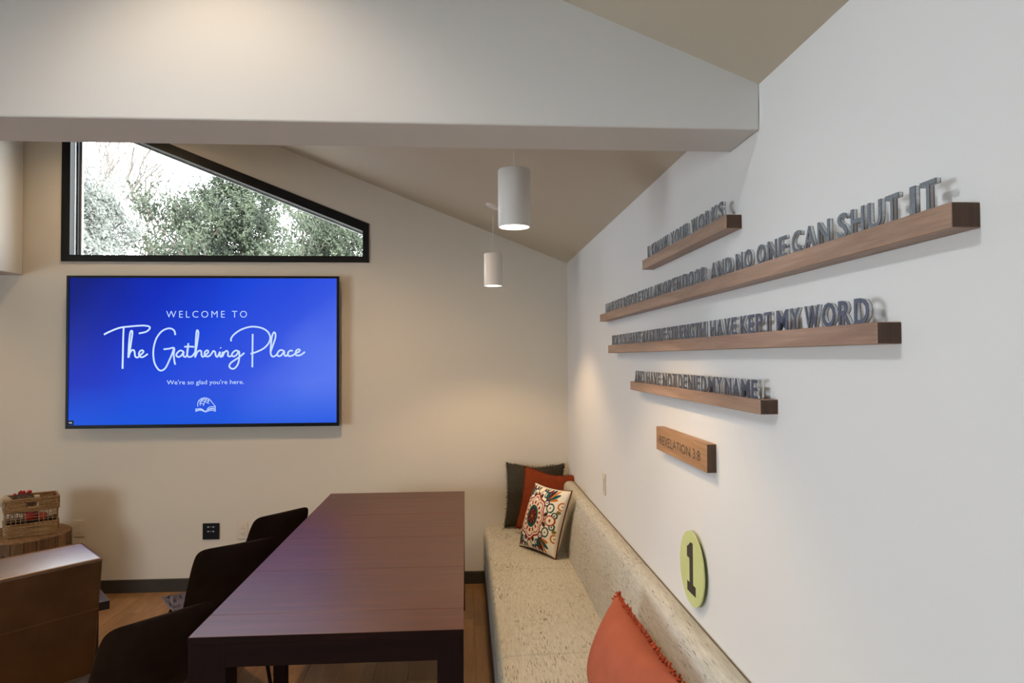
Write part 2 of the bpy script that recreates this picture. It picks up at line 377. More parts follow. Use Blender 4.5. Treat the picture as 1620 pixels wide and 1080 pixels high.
# windows behind the camera
for nm, ax, p, a, b, z0, z1 in (('window_2', 'x', -6.1, -2.6, .9, .4, 2.3),):
    wn = tag(empty(nm, (0, 0, 0)), kind='structure'); bm = bmesh.new()
    def bb(u0, u1, zz0, zz1, t=.03):
        if ax == 'x': box_bm(bm, p-t, p+t, u0, u1, zz0, zz1)
        else: box_bm(bm, u0, u1, p-t, p+t, zz0, zz1)
    for k in range(4):
        u = a+(b-a-.05)*k/3; bb(u, u+.05, z0, z1)
    bb(a, b, z0, z0+.05, .029); bb(a, b, z1-.05, z1, .029)
    from_bm('frame', bm, M['black_frame'], wn)
    bm = bmesh.new(); bb(a+.01, b-.01, z0+.01, z1-.01, .003); from_bm('pane', bm, M['glass'], wn)

# ================================================================== OUTSIDE
g = box('ground', (-40, 40, D+.6, 60, -1.2, -1.0), M['ground']); tag(g, kind='structure')
def branch(bm, p, d, L, r, depth, tips, rnd, spread=.55, minr=.006):
    n = 4; pts = [p.copy()]; q = p.copy(); dd = d.copy()
    for i in range(n):
        dd = (dd+Vector((rnd.uniform(-.16, .16), rnd.uniform(-.16, .16), rnd.uniform(-.06, .12)))).normalized()
        q = q+dd*L/n; pts.append(q.copy())
    tube_bm(bm, pts, [max(minr, r*(1-.4*i/n)) for i in range(n+1)], 5, caps=False)
    if depth <= 1: tips += pts[1:]
    if depth == 0: return
    for k in range(3):
        ax = Vector((rnd.uniform(-1, 1), rnd.uniform(-1, 1), rnd.uniform(.1, .7))).normalized()
        nd = (dd*(1-spread)+ax*spread).normalized()
        branch(bm, pts[-1-(k % 2)*1], nd, L*rnd.uniform(.6, .8), r*.55, depth-1, tips, rnd, spread, minr)
def tree(name, loc, h, spread, leafm, nleaf, lsize, label, seed, trunk_frac=.3, depth=4, crown=None, cat='tree', group=None, minr=.006):
    rnd = random.Random(seed); t = empty(name, loc); bm = bmesh.new(); tips = []
    branch(bm, Vector((0, 0, 0)), Vector((0, 0, 1)), h*trunk_frac, h*.013, depth, tips, rnd, spread, minr)
    tr = from_bm('trunk', bm, M['bark'], t); autosmooth(tr, 60)
    if nleaf:
        vs = []; fs = []
        for i in range(nleaf):
            if crown and rnd.random() < .75:
                # clumps within the crown
                cx, cy, cz, rx, rz = crown[rnd.randrange(len(crown))]
                while True:
                    v = Vector((rnd.uniform(-1, 1), rnd.uniform(-1, 1), rnd.uniform(-1, 1)))
                    if .15 < v.length < 1: break
                v *= v.length**.3
                p = Vector((cx+v.x*rx, cy+v.y*rx, cz+v.z*rz))
                p += Vector((math.sin(p.z*9+p.x*7), math.cos(p.x*8), math.sin(p.x*11+p.y*6)))*.10
            else:
                p = rnd.choice(tips)+Vector((rnd.gauss(0, 1), rnd.gauss(0, 1), rnd.gauss(0, .8)))*lsize*3.2
            a = Vector((rnd.gauss(0, 1), rnd.gauss(0, 1), rnd.gauss(0, 1))).normalized(); b = a.orthogonal().normalized(); s = lsize*rnd.uniform(.5, 1.2)
            k = len(vs); vs += [p-a*s, p+b*s*.45, p+a*s, p-b*s*.45]; fs.append((k, k+1, k+2, k+3))
        me = bpy.data.meshes.new('foliage'); me.from_pydata([tuple(v) for v in vs], [], fs); me.update()
        lf = link('foliage', me, leafm, t); lf['kind'] = 'stuff'
    tag(t, label, cat, group); return t
def clumps(seed, n, R, z0, z1, r):
    rnd = random.Random(seed); out = []
    for i in range(n):
        z = z0+(z1-z0)*i/(n-1); k = 1-.55*(i/(n-1)); a = rnd.uniform(0, 2*PI); q = rnd.uniform(.3, 1)*R*k
        out.append((q*math.cos(a), q*math.sin(a), z, r*rnd.uniform(.7, 1.2)*k+.2, r*rnd.uniform(.6, 1)*k+.15))
    return out
tree('bare_tree', (-9.7, 17.6, -1), 8.2, .40, M['leaf_pale'], 900, .035, 'tall bare grey tree rising above the pale bushes at the left of the window', 11, .36, 5, cat='tree', minr=.014)
tree('leafy_tree', (-7.05, 12.9, -1), 4.0, .6, M['leaf_pale'], 60000, .036, 'pale frosted bushy tree at the left of the window, in front of the bare tree', 5, .3, 4, clumps(2, 34, 1.3, 3.2, 5.75, .66))
tree('leafy_tree', (-8.6, 22.0, -1), 4.4, .6, M['leaf_mid'], 40000, .055, 'low distant green tree under the open sky outside the window', 8, .3, 4, clumps(3, 26, 2.0, 3.0, 5.7, .9))
tree('evergreen_tree', (-4.7, 15.2, -1), 6.4, .5, M['leaf_green'], 50000, .045, 'dark green tree outside behind the middle of the sloping window', 21, .4, 4, clumps(4, 28, .95, 3.2, 7.0, .66))
tree('evergreen_tree', (-3.8, 20.6, -1), 6.4, .5, M['leaf_green'], 50000, .05, 'dark green tree outside behind the narrow right end of the window', 33, .4, 4, clumps(5, 32, 1.6, 3.6, 7.4, .92))

# ================================================================== TELEVISION
tv = empty('television', (-1.8535, D, 1.7145)); tag(tv, 'large wall-mounted flat television showing a blue welcome screen', 'television')
hw, hh = .945, .5385
TY = -.08
box('cabinet', (-hw+.01, hw-.01, TY+.006, TY+.045, -hh+.01, hh-.01), M['tv_black'], tv, .004)
box('wall_bracket', (-.35, .35, TY+.045, -.001, -.25, .25), M['black_metal'], tv, .003)
bm = bmesh.new()
for q in ((-hw, hw, TY-.006, TY+.012, hh-.016, hh), (-hw, hw, TY-.006, TY+.012, -hh, -hh+.024), (-hw, -hw+.017, TY-.006, TY+.012, -hh+.024, hh-.016), (hw-.017, hw, TY-.006, TY+.012, -hh+.024, hh-.016)): box_bm(bm, *q)
from_bm('bezel', bm, M['tv_black'], tv)
scr = box('screen', (-hw+.016, hw-.016, TY, TY+.006, -hh+.022, hh-.015), M['screen'], tv)
# pixel of a 4.629x enlargement (150,470 origin) -> metres on the screen
def sp(p):
    px = 150+p[0]/4.6286; py = 470+p[1]/4.6286
    return ((px-320.5)/430.*1.8885*1.0, TY-.0012, (556.5-py)/239.5*1.072-.004)
strokes = [
 [(62, 270), (100, 250), (170, 222), (240, 212), (330, 205), (375, 208), (392, 218), (385, 235), (360, 252), (312, 262)],
 [(203, 215), (200, 300), (199, 400), (197, 520)],
 [(238, 440), (240, 380), (245, 300), (252, 252), (263, 243), (266, 265), (258, 320), (247, 400), (240, 440)],
 [(240, 440), (248, 408), (262, 386), (278, 386), (284, 405), (288, 430), (305, 438), (325, 420), (346, 400), (340, 386), (322, 392), (314, 415), (328, 435), (350, 432), (378, 412)],
 [(576, 275), (570, 245), (545, 227), (510, 230), (470, 255), (435, 310), (418, 390), (425, 470), (450, 520), (475, 535), (505, 518), (530, 470), (555, 410), (567, 372)],
 [(492, 379), (530, 375), (568, 370), (566, 420), (572, 470), (578, 492)],
 [(638, 398), (615, 388), (592, 405), (585, 425), (600, 436), (622, 425), (638, 398), (636, 425), (650, 436), (664, 415), (672, 335)],
 [(672, 335), (664, 400), (668, 430), (685, 436), (705, 425), (722, 400)],
 [(642, 361), (680, 360), (715, 362)],
 [(722, 438), (724, 370), (730, 260), (738, 240), (745, 262), (737, 330), (726, 400), (722, 438), (735, 405), (752, 390), (766, 395), (768, 420), (778, 436), (800, 420), (818, 402), (812, 388), (796, 396), (790, 415), (802, 432), (825, 430), (845, 408)],
 [(845, 408), (855, 393), (868, 402), (872, 425), (885, 436), (903, 400), (902, 425), (912, 436), (925, 400)],
 [(906, 368), (910, 373)],
 [(925, 398), (920, 436), (935, 405), (952, 392), (962, 405), (962, 428), (978, 434), (992, 420)],
 [(1042, 398), (1020, 390), (998, 405), (990, 425), (1003, 434), (1025, 422), (1042, 396), (1045, 440), (1035, 490), (1010, 522), (985, 522), (972, 505), (985, 480), (1020, 455), (1050, 435), (1082, 408)],
 [(1143, 268), (1142, 380), (1141, 515)],
 [(985, 322), (985, 300), (1010, 268), (1060, 235), (1130, 215), (1200, 222), (1250, 248), (1272, 290), (1262, 335), (1225, 375), (1170, 402), (1128, 415)],
 [(1276, 400), (1290, 360), (1310, 300), (1310, 265), (1298, 258), (1285, 290), (1278, 350), (1276, 410), (1288, 435), (1308, 432), (1326, 415)],
 [(1376, 396), (1352, 388), (1332, 402), (1325, 425), (1340, 434), (1360, 422), (1376, 398), (1378, 425), (1392, 432), (1408, 415)],
 [(1440, 396), (1422, 392), (1405, 408), (1405, 428), (1420, 434), (1445, 425), (1462, 412), (1485, 402), (1492, 388), (1478, 384), (1462, 400), (1462, 422), (1478, 430), (1505, 422), (1530, 402)]]
def ribbon(bm, pts, wd):
    P = [Vector(p) for p in pts]; n = len(P); L = []; R = []
    for i in range(n):
        d = P[min(i+1, n-1)]-P[max(i-1, 0)]; d.normalize(); q = Vector((-d.z, 0, d.x))*wd
        L.append(bm.verts.new(P[i]+q)); R.append(bm.verts.new(P[i]-q))
    for i in range(n-1): bm.faces.new((L[i], L[i+1], R[i+1], R[i]))
def marks(name, sts, wd):
    bm = bmesh.new()
    for s in sts: ribbon(bm, smooth_curve([sp(p) for p in s], 5) if len(s) > 2 else [sp(p) for p in s], wd)
    return from_bm(name, bm, M['text_white'], scr)
marks('script_lettering', strokes, .0058)
def split_words(name, bm, mat, parent, axis, thr):
    left = set(bm.verts); isl = []
    while left:
        st_ = [left.pop()]; comp = set(st_)
        while st_:
            v = st_.pop()
            for e_ in v.link_edges:
                o_ = e_.other_vert(v)
                if o_ in left: left.discard(o_); comp.add(o_); st_.append(o_)
        isl.append(comp)
    isl.sort(key=lambda c_: min(v.co[axis] for v in c_)); groups = []; edge = None
    for c_ in isl:
        if edge is None or min(v.co[axis] for v in c_)-edge > thr: groups.append(set())
        groups[-1] |= c_; edge = max(edge if edge is not None else -9, max(v.co[axis] for v in c_))
    for g_ in groups:
        b2 = bmesh.new(); mp = {v: b2.verts.new(v.co) for v in g_}
        for f in bm.faces:
            if f.verts[0] in g_: b2.faces.new([mp[v] for v in f.verts])
        from_bm(name, b2, mat, parent)
    bm.free()
def screen_text(s, x0, x1, ytop, ybase, name, bold=0., space=1., thr=.02):
    bm = text_bm(s, 1, bold=bold, space=space); xs = [v.co.x for v in bm.verts]
    caps = .73
    a = sp((x0, ybase)); b = sp((x1, ytop)); sx_ = (b[0]-a[0])/(max(xs)-min(xs)); sz_ = (b[2]-a[2])/caps; mn = min(xs)
    for v in bm.verts: v.co = Vector((a[0]+(v.co.x-mn)*sx_, a[1], a[2]+v.co.y*sz_))
    split_words(name, bm, M['text_white'], scr, 0, thr)
screen_text('WELCOME TO', 510, 1100, 94, 147, 'welcome_lettering', -.008, 1.4)
screen_text("We're so glad you're here.", 517, 1080, 604, 637, 'greeting_lettering', thr=.0085)
# globe on an open book emblem, traced from a 15.43x enlargement (290,590 origin)
q = lambda L: [((290+x/15.43-150)*4.6286, (590+y/15.43-470)*4.6286) for x, y in L]
marks('emblem', [q(l) for l in (
 [(318, 820), (315, 740), (345, 670), (400, 625), (480, 605), (560, 620), (620, 660), (660, 715), (700, 760), (748, 820)],
 [(375, 790), (380, 730), (410, 670), (470, 620)], [(450, 800), (470, 740), (500, 680), (530, 620)], [(560, 720), (575, 680), (580, 640)],
 [(340, 690), (420, 680), (500, 700), (590, 748)], [(350, 740), (410, 738), (460, 762)], [(390, 650), (450, 640), (520, 650), (600, 690)],
 [(275, 860), (270, 910), (340, 890), (410, 890), (470, 925), (540, 915), (600, 890), (680, 880), (750, 900)],
 [(260, 940), (330, 915), (420, 915), (500, 950), (570, 930), (650, 910), (745, 935)],
 [(540, 890), (580, 845), (650, 820), (745, 825)], [(560, 895), (620, 865), (690, 855), (745, 870)], [(745, 825), (740, 870), (750, 935)], [(275, 880), (340, 868), (400, 872), (460, 905)])], .0022)
bdg = box('corner_badge', (-hw+.018, -hw+.054, TY-.002, TY, -hh+.026, -hh+.058), M['tv_black'], scr)
bm = text_bm('VIA', 1, bold=.01)
for v in bm.verts: v.co = Vector((-hw+.021+v.co.x*.016, TY-.003, -hh+.038+v.co.y*.014))
from_bm('badge_lettering', bm, M['text_white'], scr)

# ================================================================== PENDANTS
def pendant(loc, label):
    zc = ceil_z(loc[0])-loc[2]
    p = empty('pendant_lamp', loc); tag(p, label, 'lamp', 'white cylinder pendants')
    lathe('shade', [(.052, 0), (.056, 0), (.0565, .003), (.0565, .196), (.054, .200), (.004, .202), (0, .202)], M['white_metal'], p, 48)
    lathe('diffuser', [(0, .004), (.0525, .004), (.0525, .008), (0, .008)], M['lamp'], p, 40)
    tube('cord', [(0, 0, .2), (0, 0, zc-.02)], .0016, M['white_metal'], p, 6)
    cn = lathe('canopy', [(0, -.008), (.042, -.008), (.046, -.004), (.046, .02), (0, .02)], M['white_metal'], p, 32, loc=(0, 0, zc))
    cn.rotation_euler = (0, math.atan(.4), 0)
    spot('pendant_light', (loc[0], loc[1], loc[2]-.012), (loc[0], loc[1], 0), 30, WARM, 118, .45, .045)
    return p
pendant((.171, 2.40, 2.112), 'white cylinder pendant hanging nearest, just behind the ceiling header')
pendant((.173, 4.30, 2.104), 'smaller-looking white cylinder pendant hanging further back near the corner')

# ================================================================== TABLE
tb = empty('dining_table', (-.455, 3.53, 0)); tag(tb, 'long dark brown wooden table with jointed plank top between chairs and bench', 'table')
tx0, tx1 = -.444, .446
ys = [2.335, 2.5325, 3.036, 3.554, 4.07, 4.54, 4.73]
for a, b in zip(ys, ys[1:]):
    o = box('table_leaf', (tx0, tx1, a-3.53+.0006, b-3.53-.0006, .735, .76), [M['table'], M['table_side_shaded']], tb, .0015, 2)
    for f in o.data.polygons: f.material_index = 0 if f.normal.z > .3 else 1  # top faces plain, all others in the shade-darkened wood
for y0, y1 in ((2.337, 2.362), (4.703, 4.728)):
    box('apron', (tx0+.001, tx1-.001, y0-3.53, y1-3.53, .66, .735), M['table_side_shaded'], tb, .001)
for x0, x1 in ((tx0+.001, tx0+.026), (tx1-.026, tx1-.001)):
    box('side_rail', (x0, x1, 2.362-3.53, 4.703-3.53, .66, .735), M['table_side_shaded'], tb, .001)
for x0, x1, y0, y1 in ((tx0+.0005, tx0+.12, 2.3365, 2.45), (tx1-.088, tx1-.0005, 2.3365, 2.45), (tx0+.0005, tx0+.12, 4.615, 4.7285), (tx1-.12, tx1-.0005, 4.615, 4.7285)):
    box('leg', (x0, x1, y0-3.53, y1-3.53, 0, .7345), M['table_leg_shaded'], tb, .002)
box('middle_leg', (tx0+.03, tx0+.085, -.30, -.245, 0, .66), M['table_leg_shaded'], tb, .002)
box('middle_leg', (tx1-.085, tx1-.03, -.30, -.245, 0, .66), M['table_leg_shaded'], tb, .002)

# ================================================================== BENCH
bn = empty('bench_seat', (.45, 3.0, 0)); tag(bn, 'long upholstered wall bench in oatmeal slub fabric below the lettered shelves', 'bench')
yb = [D-.004, 4.085, 2.916, 1.75, .58]
X0 = .128
def sweep(name, prof, y0, y1, mat, parent, endr=.012, n=3):
    """extrude an x-z outline along y with softly rounded ends"""
    cx = sum(p[0] for p in prof)/len(prof); cz = sum(p[1] for p in prof)/len(prof)
    st = []
    for k in range(n+1):
        a = k/n*PI/2; st.append((y0-endr+endr*math.sin(a) if False else y0+(-1 if y0 > y1 else 1)*endr*(1-math.cos(PI/2-a) if False else 1-math.sin(a)) , endr*(1-math.cos(PI/2-a)) if False else 0))
    sgn = 1 if y1 > y0 else -1
    secs = []
    for k in range(n+1):
        a = k/n*PI/2; secs.append((y0+sgn*endr*(1-math.cos(a)), endr*(1-math.sin(a))))
    secs += [(y0+(y1-y0)*f, 0) for f in (.25, .5, .75)]
    for k in range(n, -1, -1):
        a = k/n*PI/2; secs.append((y1-sgn*endr*(1-math.cos(a)), endr*(1-math.sin(a))))
    bm = bmesh.new(); rings = []
    for y, ins in secs:
        r = []
        for x, z in prof:
            dx, dz = x-cx, z-cz; L = math.hypot(dx, dz) or 1
            r.append(bm.verts.new((x-dx/L*ins, y, z-dz/L*ins)))
        rings.append(r)
    N = len(prof)
    for A, B in zip(rings, rings[1:]):
        for i in range(N): bm.faces.new((A[i], A[(i+1) % N], B[(i+1) % N], B[i]))
    bm.faces.new(rings[0]); bm.faces.new(rings[-1][::-1])
    o = from_bm(name, bm, mat, parent); autosmooth(o, 60); return o
def arc(cx, cz, r, a0, a1, n=6, rz=None):
    rz = rz or r
    return [(cx+r*math.cos(math.radians(a0+(a1-a0)*k/n)), cz+rz*math.sin(math.radians(a0+(a1-a0)*k/n))) for k in range(n+1)]
bx, by = .45, 3.0
seat = [(.64-bx, .145), (X0+.008-bx, .145)]+[(X0-bx, .20), (X0-bx, .36)]+[(x-bx, z) for x, z in arc(X0+.05, .375, .05, 180, 90, 8, .045)]+[(.30-bx, .4245), (.50-bx, .4245), (.64-bx, .418)]
back = [(XR-.003-bx, .30), (.632-bx, .30), (.634-bx, .42), (.642-bx, .50), (.655-bx, .60), (.672-bx, .69), (.683-bx, .735)]+[(x-bx, z) for x, z in arc(.722, .748, .038, 165, 90, 8, .042)]+[(XR-.012-bx, .789), (XR-.003-bx, .782)]
for a, b in zip(yb, yb[1:]):
    sweep('seat_cushion', seat, a-by-.0005, b-by+.0005, M['bench'], bn, .013)
    sweep('back_cushion', back, a-by-.0005, b-by+.0005, M['bench'], bn, .016)
box('plinth', (X0+.004-bx, .60-bx, yb[-1]-by, yb[0]-by, 0, .145), M['tv_black'], bn, .002)
box('back_board', (XR-.003-bx, XR-.0005-bx, yb[-1]-by, yb[0]-by, .145, .786), M['seam'], bn)

# ================================================================== SHELVES WITH LETTERS
LEN_X = .728
def put_letter(ch, y_left, width, z, h, th, parent, origin, mat, xc=LEN_X, name='letter'):
    me, x0, x1, y0, y1 = glyph(ch, .12, .014)
    if not me.materials:
        b3 = bmesh.new(); b3.from_mesh(me)
        for zc_ in (-.075, .075):
            bmesh.ops.bisect_plane(b3, geom=b3.verts[:]+b3.edges[:]+b3.faces[:], plane_co=(0, 0, zc_), plane_no=(0, 0, 1))
        b3.to_mesh(me); b3.free()
        me.materials.append(M['steel']); me.materials.append(M['steel_edge'])
        for f in me.polygons: f.material_index = 0 if abs(f.normal.z) > .7 or abs(f.center.z) > .075 else 1
    o = bpy.data.objects.new(name, me); C.objects.link(o); o.parent = parent
    caps = .74
    sx = width/(x1-x0); sy = h/caps; sz = th/.24
    R3 = Matrix(((0, 0, -1), (-1, 0, 0), (0, 1, 0)))        # X->-Y, Y->Z, Z->-X
    loc = Vector((xc, y_left, z)) - origin
    base = 0 if ch not in 'QJ,' else y0
    mat4 = Matrix.Translation(loc) @ R3.to_4x4() @ Matrix.Diagonal((sx, sy, sz, 1)) @ Matrix.Translation((-x0, 0, 0))
    o.matrix_local = mat4; return o
RELW = {'I': .34, 'M': 1.28, 'W': 1.35, 'E': .82, 'F': .8, 'L': .78, 'T': .9, 'S': .88, 'O': 1.1, 'D': 1.05, 'G': 1.05, 'N': 1.03, 'H': 1.03, 'U': 1.0, 'A': 1.02, 'V': .98, 'Y': .95, 'K': .98, 'R': .96, 'P': .92, 'B': .96, 'C': .95}
def words(ws, z, parent, origin, h=.05, th=.0085):
    for wd, ya, yb_ in ws:
        tot = sum(RELW.get(c, 1) for c in wd); gap = .26; tot += gap*(len(wd)-1); k = (ya-yb_-.006)/tot; y = ya-.002
        for c in wd:
            wc = RELW.get(c, 1)*k; put_letter(c, y, wc, z, h, th, parent, origin, M['steel']); y -= wc+gap*k
def shelf(y_far, y_near, ztop, ws, label, th=.0385):
    origin = Vector((XR, (y_far+y_near)/2, ztop-th)); e = empty('text_shelf', origin); tag(e, label, 'wall shelf')
    half = (y_far-y_near)/2
    bm = bmesh.new(); box_bm(bm, -.045, 0, -half, half, 0, th, bev=.0012, seg=1)
    o = from_bm('board', bm, [M['walnut'], M['walnut_end']], e)
    for f in o.data.polygons:
        if abs(f.normal.y) > .9: f.material_index = 1
    words(ws, ztop, e, origin); return e
shelf(2.771, 1.862, 2.051, [('I', 2.719, 2.693), ('KNOW', 2.657, 2.432), ('YOUR', 2.407, 2.198), ('WORKS', 2.181, 1.896)], 'highest and short walnut shelf carrying metal letters that begin I KNOW')
shelf(3.669, .977, 1.887, [('I', 3.556, 3.53), ('HAVE', 3.506, 3.34), ('SET', 3.323, 3.173), ('BEFORE', 3.143, 2.834), ('YOU', 2.822, 2.661), ('AN', 2.632, 2.524), ('OPEN', 2.504, 2.292), ('DOOR', 2.271, 2.046), ('AND', 2.008, 1.841), ('NO', 1.818, 1.705), ('ONE', 1.683, 1.516), ('CAN', 1.496, 1.33), ('SHUT', 1.307, 1.108), ('IT', 1.085, 1.015)], 'longest walnut shelf with metal letters ending in SHUT IT')
shelf(3.461, 1.168, 1.719, [('FOR', 3.4, 3.249), ('YOU', 3.233, 3.053), ('HAVE', 3.034, 2.834), ('A', 2.817, 2.754), ('LITTLE', 2.739, 2.476), ('STRENGTH', 2.463, 2.053), ('HAVE', 2.019, 1.811), ('KEPT', 1.791, 1.6), ('MY', 1.578, 1.46), ('WORD', 1.443, 1.199)], 'walnut shelf third from the top with metal letters ending in MY WORD')
shelf(2.996, 1.655, 1.554, [('AND', 2.944, 2.778), ('HAVE', 2.747, 2.548), ('NOT', 2.521, 2.349), ('DENIED', 2.332, 2.052), ('MY', 2.04, 1.924), ('NAME', 1.907, 1.683)], 'lowest lettered walnut shelf, ending in MY NAME, above the small plaque', .036)

# plaque
po = Vector((XR, 2.36, 1.306)); pq = empty('name_plaque', po); tag(pq, 'small oak block plaque engraved REVELATION 3:8 on the white wall', 'sign')
bm = bmesh.new(); box_bm(bm, -.030, 0, -.281, .281, 0, .087, bev=.001, seg=1); o = from_bm('board', bm, [M['plaque'], M['walnut_end']], pq)
for f in o.data.polygons:
    if abs(f.normal.y) > .9: f.material_index = 1
bm = text_bm('REVELATION 3:8', 1, bold=-.006); xs = [v.co.x for v in bm.verts]; mn, mxx = min(xs), max(xs)
for v in bm.verts: v.co = Vector((-.0306, .235-(v.co.x-mn)/(mxx-mn)*.455, .026+v.co.y*.047))
split_words('engraved_lettering', bm, M['ink'], pq, 1, .017)

# number disc
dc = empty('number_disc', (XR, 2.278, .958)); tag(dc, 'lime green round board with a black number 1 above the bench', 'sign')
bm = bmesh.new(); N = 64
prism_bm(bm, [(.1215*math.cos(2*PI*k/N), .1215*math.sin(2*PI*k/N)) for k in range(N)], 'x', -.017, -.0125)
autosmooth(from_bm('disc', bm, M['green'], dc), 40)
box('standoff', (-.0125, 0, -.035, .035, -.035, .035), M['white_plastic'], dc)
one = [(-.042, -.082), (.042, -.082), (.042, -.050), (.017, -.050), (.017, .086), (-.004, .086), (-.034, .066), (-.042, .066), (-.042, .030), (-.017, .030), (-.017, -.050), (-.042, -.050)]
bm = bmesh.new(); prism_bm(bm, [(-a, b) for a, b in one], 'x', -.0178, -.0171); from_bm('numeral', bm, M['ink'], dc)

# ================================================================== WALL PLATES
def outlet(loc, label, face='back', switch=False, dup=True):
    e = empty('wall_outlet' if not switch else 'wall_switch', loc, 0 if face == 'back' else -PI/2); tag(e, label, 'outlet' if not switch else 'switch')
    box('cover_plate', (-.0365, .0365, -.006, 0, -.0585, .0585), M['white_plastic'], e, .002)
    box('insert', (-.0165, .0165, -.009, -.005, -.0335, .0335), M['white_plastic'], e, .0012)
    if dup:
        for z in (-.018, .018):
            bm = bmesh.new()
            for x in (-.0055, .0055): box_bm(bm, x-.0009, x+.0009, -.0095, -.008, z-.004, z+.004)
            box_bm(bm, -.002, .002, -.0095, -.008, z-.0105, z-.007)
            from_bm('socket', bm, M['dark_hole'], e)
    return e
outlet((-1.607, D, .423), 'ivory wall outlet right of the black plate, partly behind a chair')
outlet((-2.742, D, .462), 'ivory wall outlet beside the wicker basket', dup=False)
outlet((XR, 3.80, .963), 'white wall plate on the right wall just above the bench back', face='right', dup=False)
e = empty('media_plate', (-1.829, D, .423)); tag(e, 'square black wall plate with small connectors under the television', 'wall plate')
box('cover_plate', (-.058, .058, -.007, 0, -.058, .058), M['tv_black'], e, .0015)
for z, n in ((.032, 3), (.0, 3)):
    for k in range(n): box('connector', (-.024+k*.018, -.012+k*.018, -.0095, -.006, z-.004, z+.004), M['alu'] if k != 1 else M['seat_grey'], e)

# ================================================================== CHAIRS
def shell_chair():
    c = empty('dining_chair', (0, 0, 0))
    # profile: y forward, z up (top of back -> seat front); half width; wrap depth
    prof = [(-.012, .792, .150, .000), (-.014, .786, .176, .003), (-.012, .768, .194, .010), (.000, .70, .203, .024), (.022, .62, .208, .036), (.046, .55, .210, .042), (.075, .49, .210, .040),
            (.115, .452, .208, .030), (.18, .437, .206, .018), (.28, .437, .206, .010), (.40, .446, .200, .006), (.50, .452, .190, .002), (.545, .446, .178, .0), (.562, .434, .166, 0)]
    n = 12
    def shell(name, p0, p1, mat, th=.030):
        bm = bmesh.new(); G = []
        P = prof[p0:p1]
        for (y, z, hw_, wr) in P:
            row = []
            for k in range(n+1):
                t = -1+2*k/n; a = abs(t)**2.2
                isback = z > .47 and y < .1
                row.append(bm.verts.new((hw_*t, y+(wr*a if y < .11 else 0), z+(wr*a*1.2 if y >= .11 else 0))))
            G.append(row)
        for A, B in zip(G, G[1:]):
            for k in range(n): bm.faces.new((A[k], A[k+1], B[k+1], B[k]))
        bmesh.ops.solidify(bm, geom=bm.faces[:], thickness=th)
        o = from_bm(name, bm, mat, c); o.data.shade_smooth()
        sb = o.modifiers.new('s', 'SUBSURF'); sb.levels = 2; sb.render_levels = 2
        return o
    shell('backrest', 0, 8, M['chair_back']); shell('seat', 7, 14, M['seat_grey'])
    for sx_, sy_ in ((-1, 1), (1, 1), (-1, -1), (1, -1)):
        y0 = .30+sy_*.10; x0 = sx_*.13
        tube('leg', smooth_curve([(x0*.6, .30+sy_*.08, .412), (x0*1.1, y0+sy_*.02, .405), (sx_*.165, .30+sy_*.155, .36), (sx_*.205, .30+sy_*.22, .008)], 5), .0095, M['black_metal'], c, 10)
    bm = bmesh.new(); box_bm(bm, -.11, .11, .20, .40, .402, .42, .004); from_bm('mounting_plate', bm, M['black_metal'], c)
    return c
ch0 = shell_chair()
spots = [((-.9, 2.624), (-1.157, 2.323), 'nearest dark brown leather shell chair, back to the camera beside the table end'),
         ((-.929, 3.501), (-1.205, 3.277), 'middle dark brown shell chair with taupe seat showing in front of the black wall plate'),
         ((-.917, 4.201), (-1.149, 3.897), 'farthest dark brown shell chair at the far end of the table by the wall')]
for i, (R_, L_, lb) in enumerate(spots):
    c = ch0 if i == 0 else copy_tree(ch0)
    mx_, my_ = (R_[0]+L_[0])/2, (R_[1]+L_[1])/2; c.location = (mx_-.012, my_, 0); c.rotation_euler = (0, 0, math.atan2(R_[1]-L_[1], R_[0]-L_[0]))
    tag(c, lb, 'chair', 'chairs along the table')

# ================================================================== ARMCHAIR (cognac leather, back to the camera)
aw = Vector((-.65, -.76, 0)).normalized(); af = Vector((-.76, .65, 0)).normalized()
ac = empty('armchair', (-1.477, 2.969, 0), math.atan2(-aw.y, -aw.x)); tag(ac, 'cognac brown leather armchair seen from behind at the lower left', 'armchair')
# local: +x toward the visible corner (0), body spans x -0.80..0 ; +y forward (away from camera)
def soft(name, verts8, mat, parent, bev, sub=0):
    bm = bmesh.new(); vs = [bm.verts.new(v) for v in verts8]
    for f in ((0, 3, 2, 1), (4, 5, 6, 7), (0, 1, 5, 4), (1, 2, 6, 5), (2, 3, 7, 6), (3, 0, 4, 7)): bm.faces.new([vs[i] for i in f])
    bmesh.ops.recalc_face_normals(bm, faces=bm.faces[:])
    bmesh.ops.bevel(bm, geom=bm.edges[:], offset=bev, segments=4, affect='EDGES', profile=.6)
    o = from_bm(name, bm, mat, parent); autosmooth(o, 60); return o
AW = .80
def slab(x0, x1, yb0, yb1, yt0, yt1, z0, zt0, zt1):   # bottom y range, top y range, top heights rear/front
    return [(x0, yb0, z0), (x1, yb0, z0), (x1, yb1, z0), (x0, yb1, z0), (x0, yt0, zt0), (x1, yt0, zt0), (x1, yt1, zt1), (x0, yt1, zt1)]
soft('backrest', slab(-AW, -.002, .085, .27, .0, .205, .30, .85, .882), M['cognac'], ac, .014)
soft('back_lower', slab(-AW+.004, -.006, .095, .28, .074, .262, .14, .305, .305), M['cognac'], ac, .012)
soft('seat_cushion', [(-AW+.13, .25, .30), (-.13, .25, .30), (-.13, .82, .30), (-AW+.13, .82, .30), (-AW+.13, .25, .44), (-.13, .25, .44), (-.13, .82, .45), (-AW+.13, .82, .45)], M['cognac'], ac, .03)
soft('seat_base', slab(-AW+.02, -.02, .26, .80, .26, .80, .14, .30, .30), M['cognac'], ac, .012)
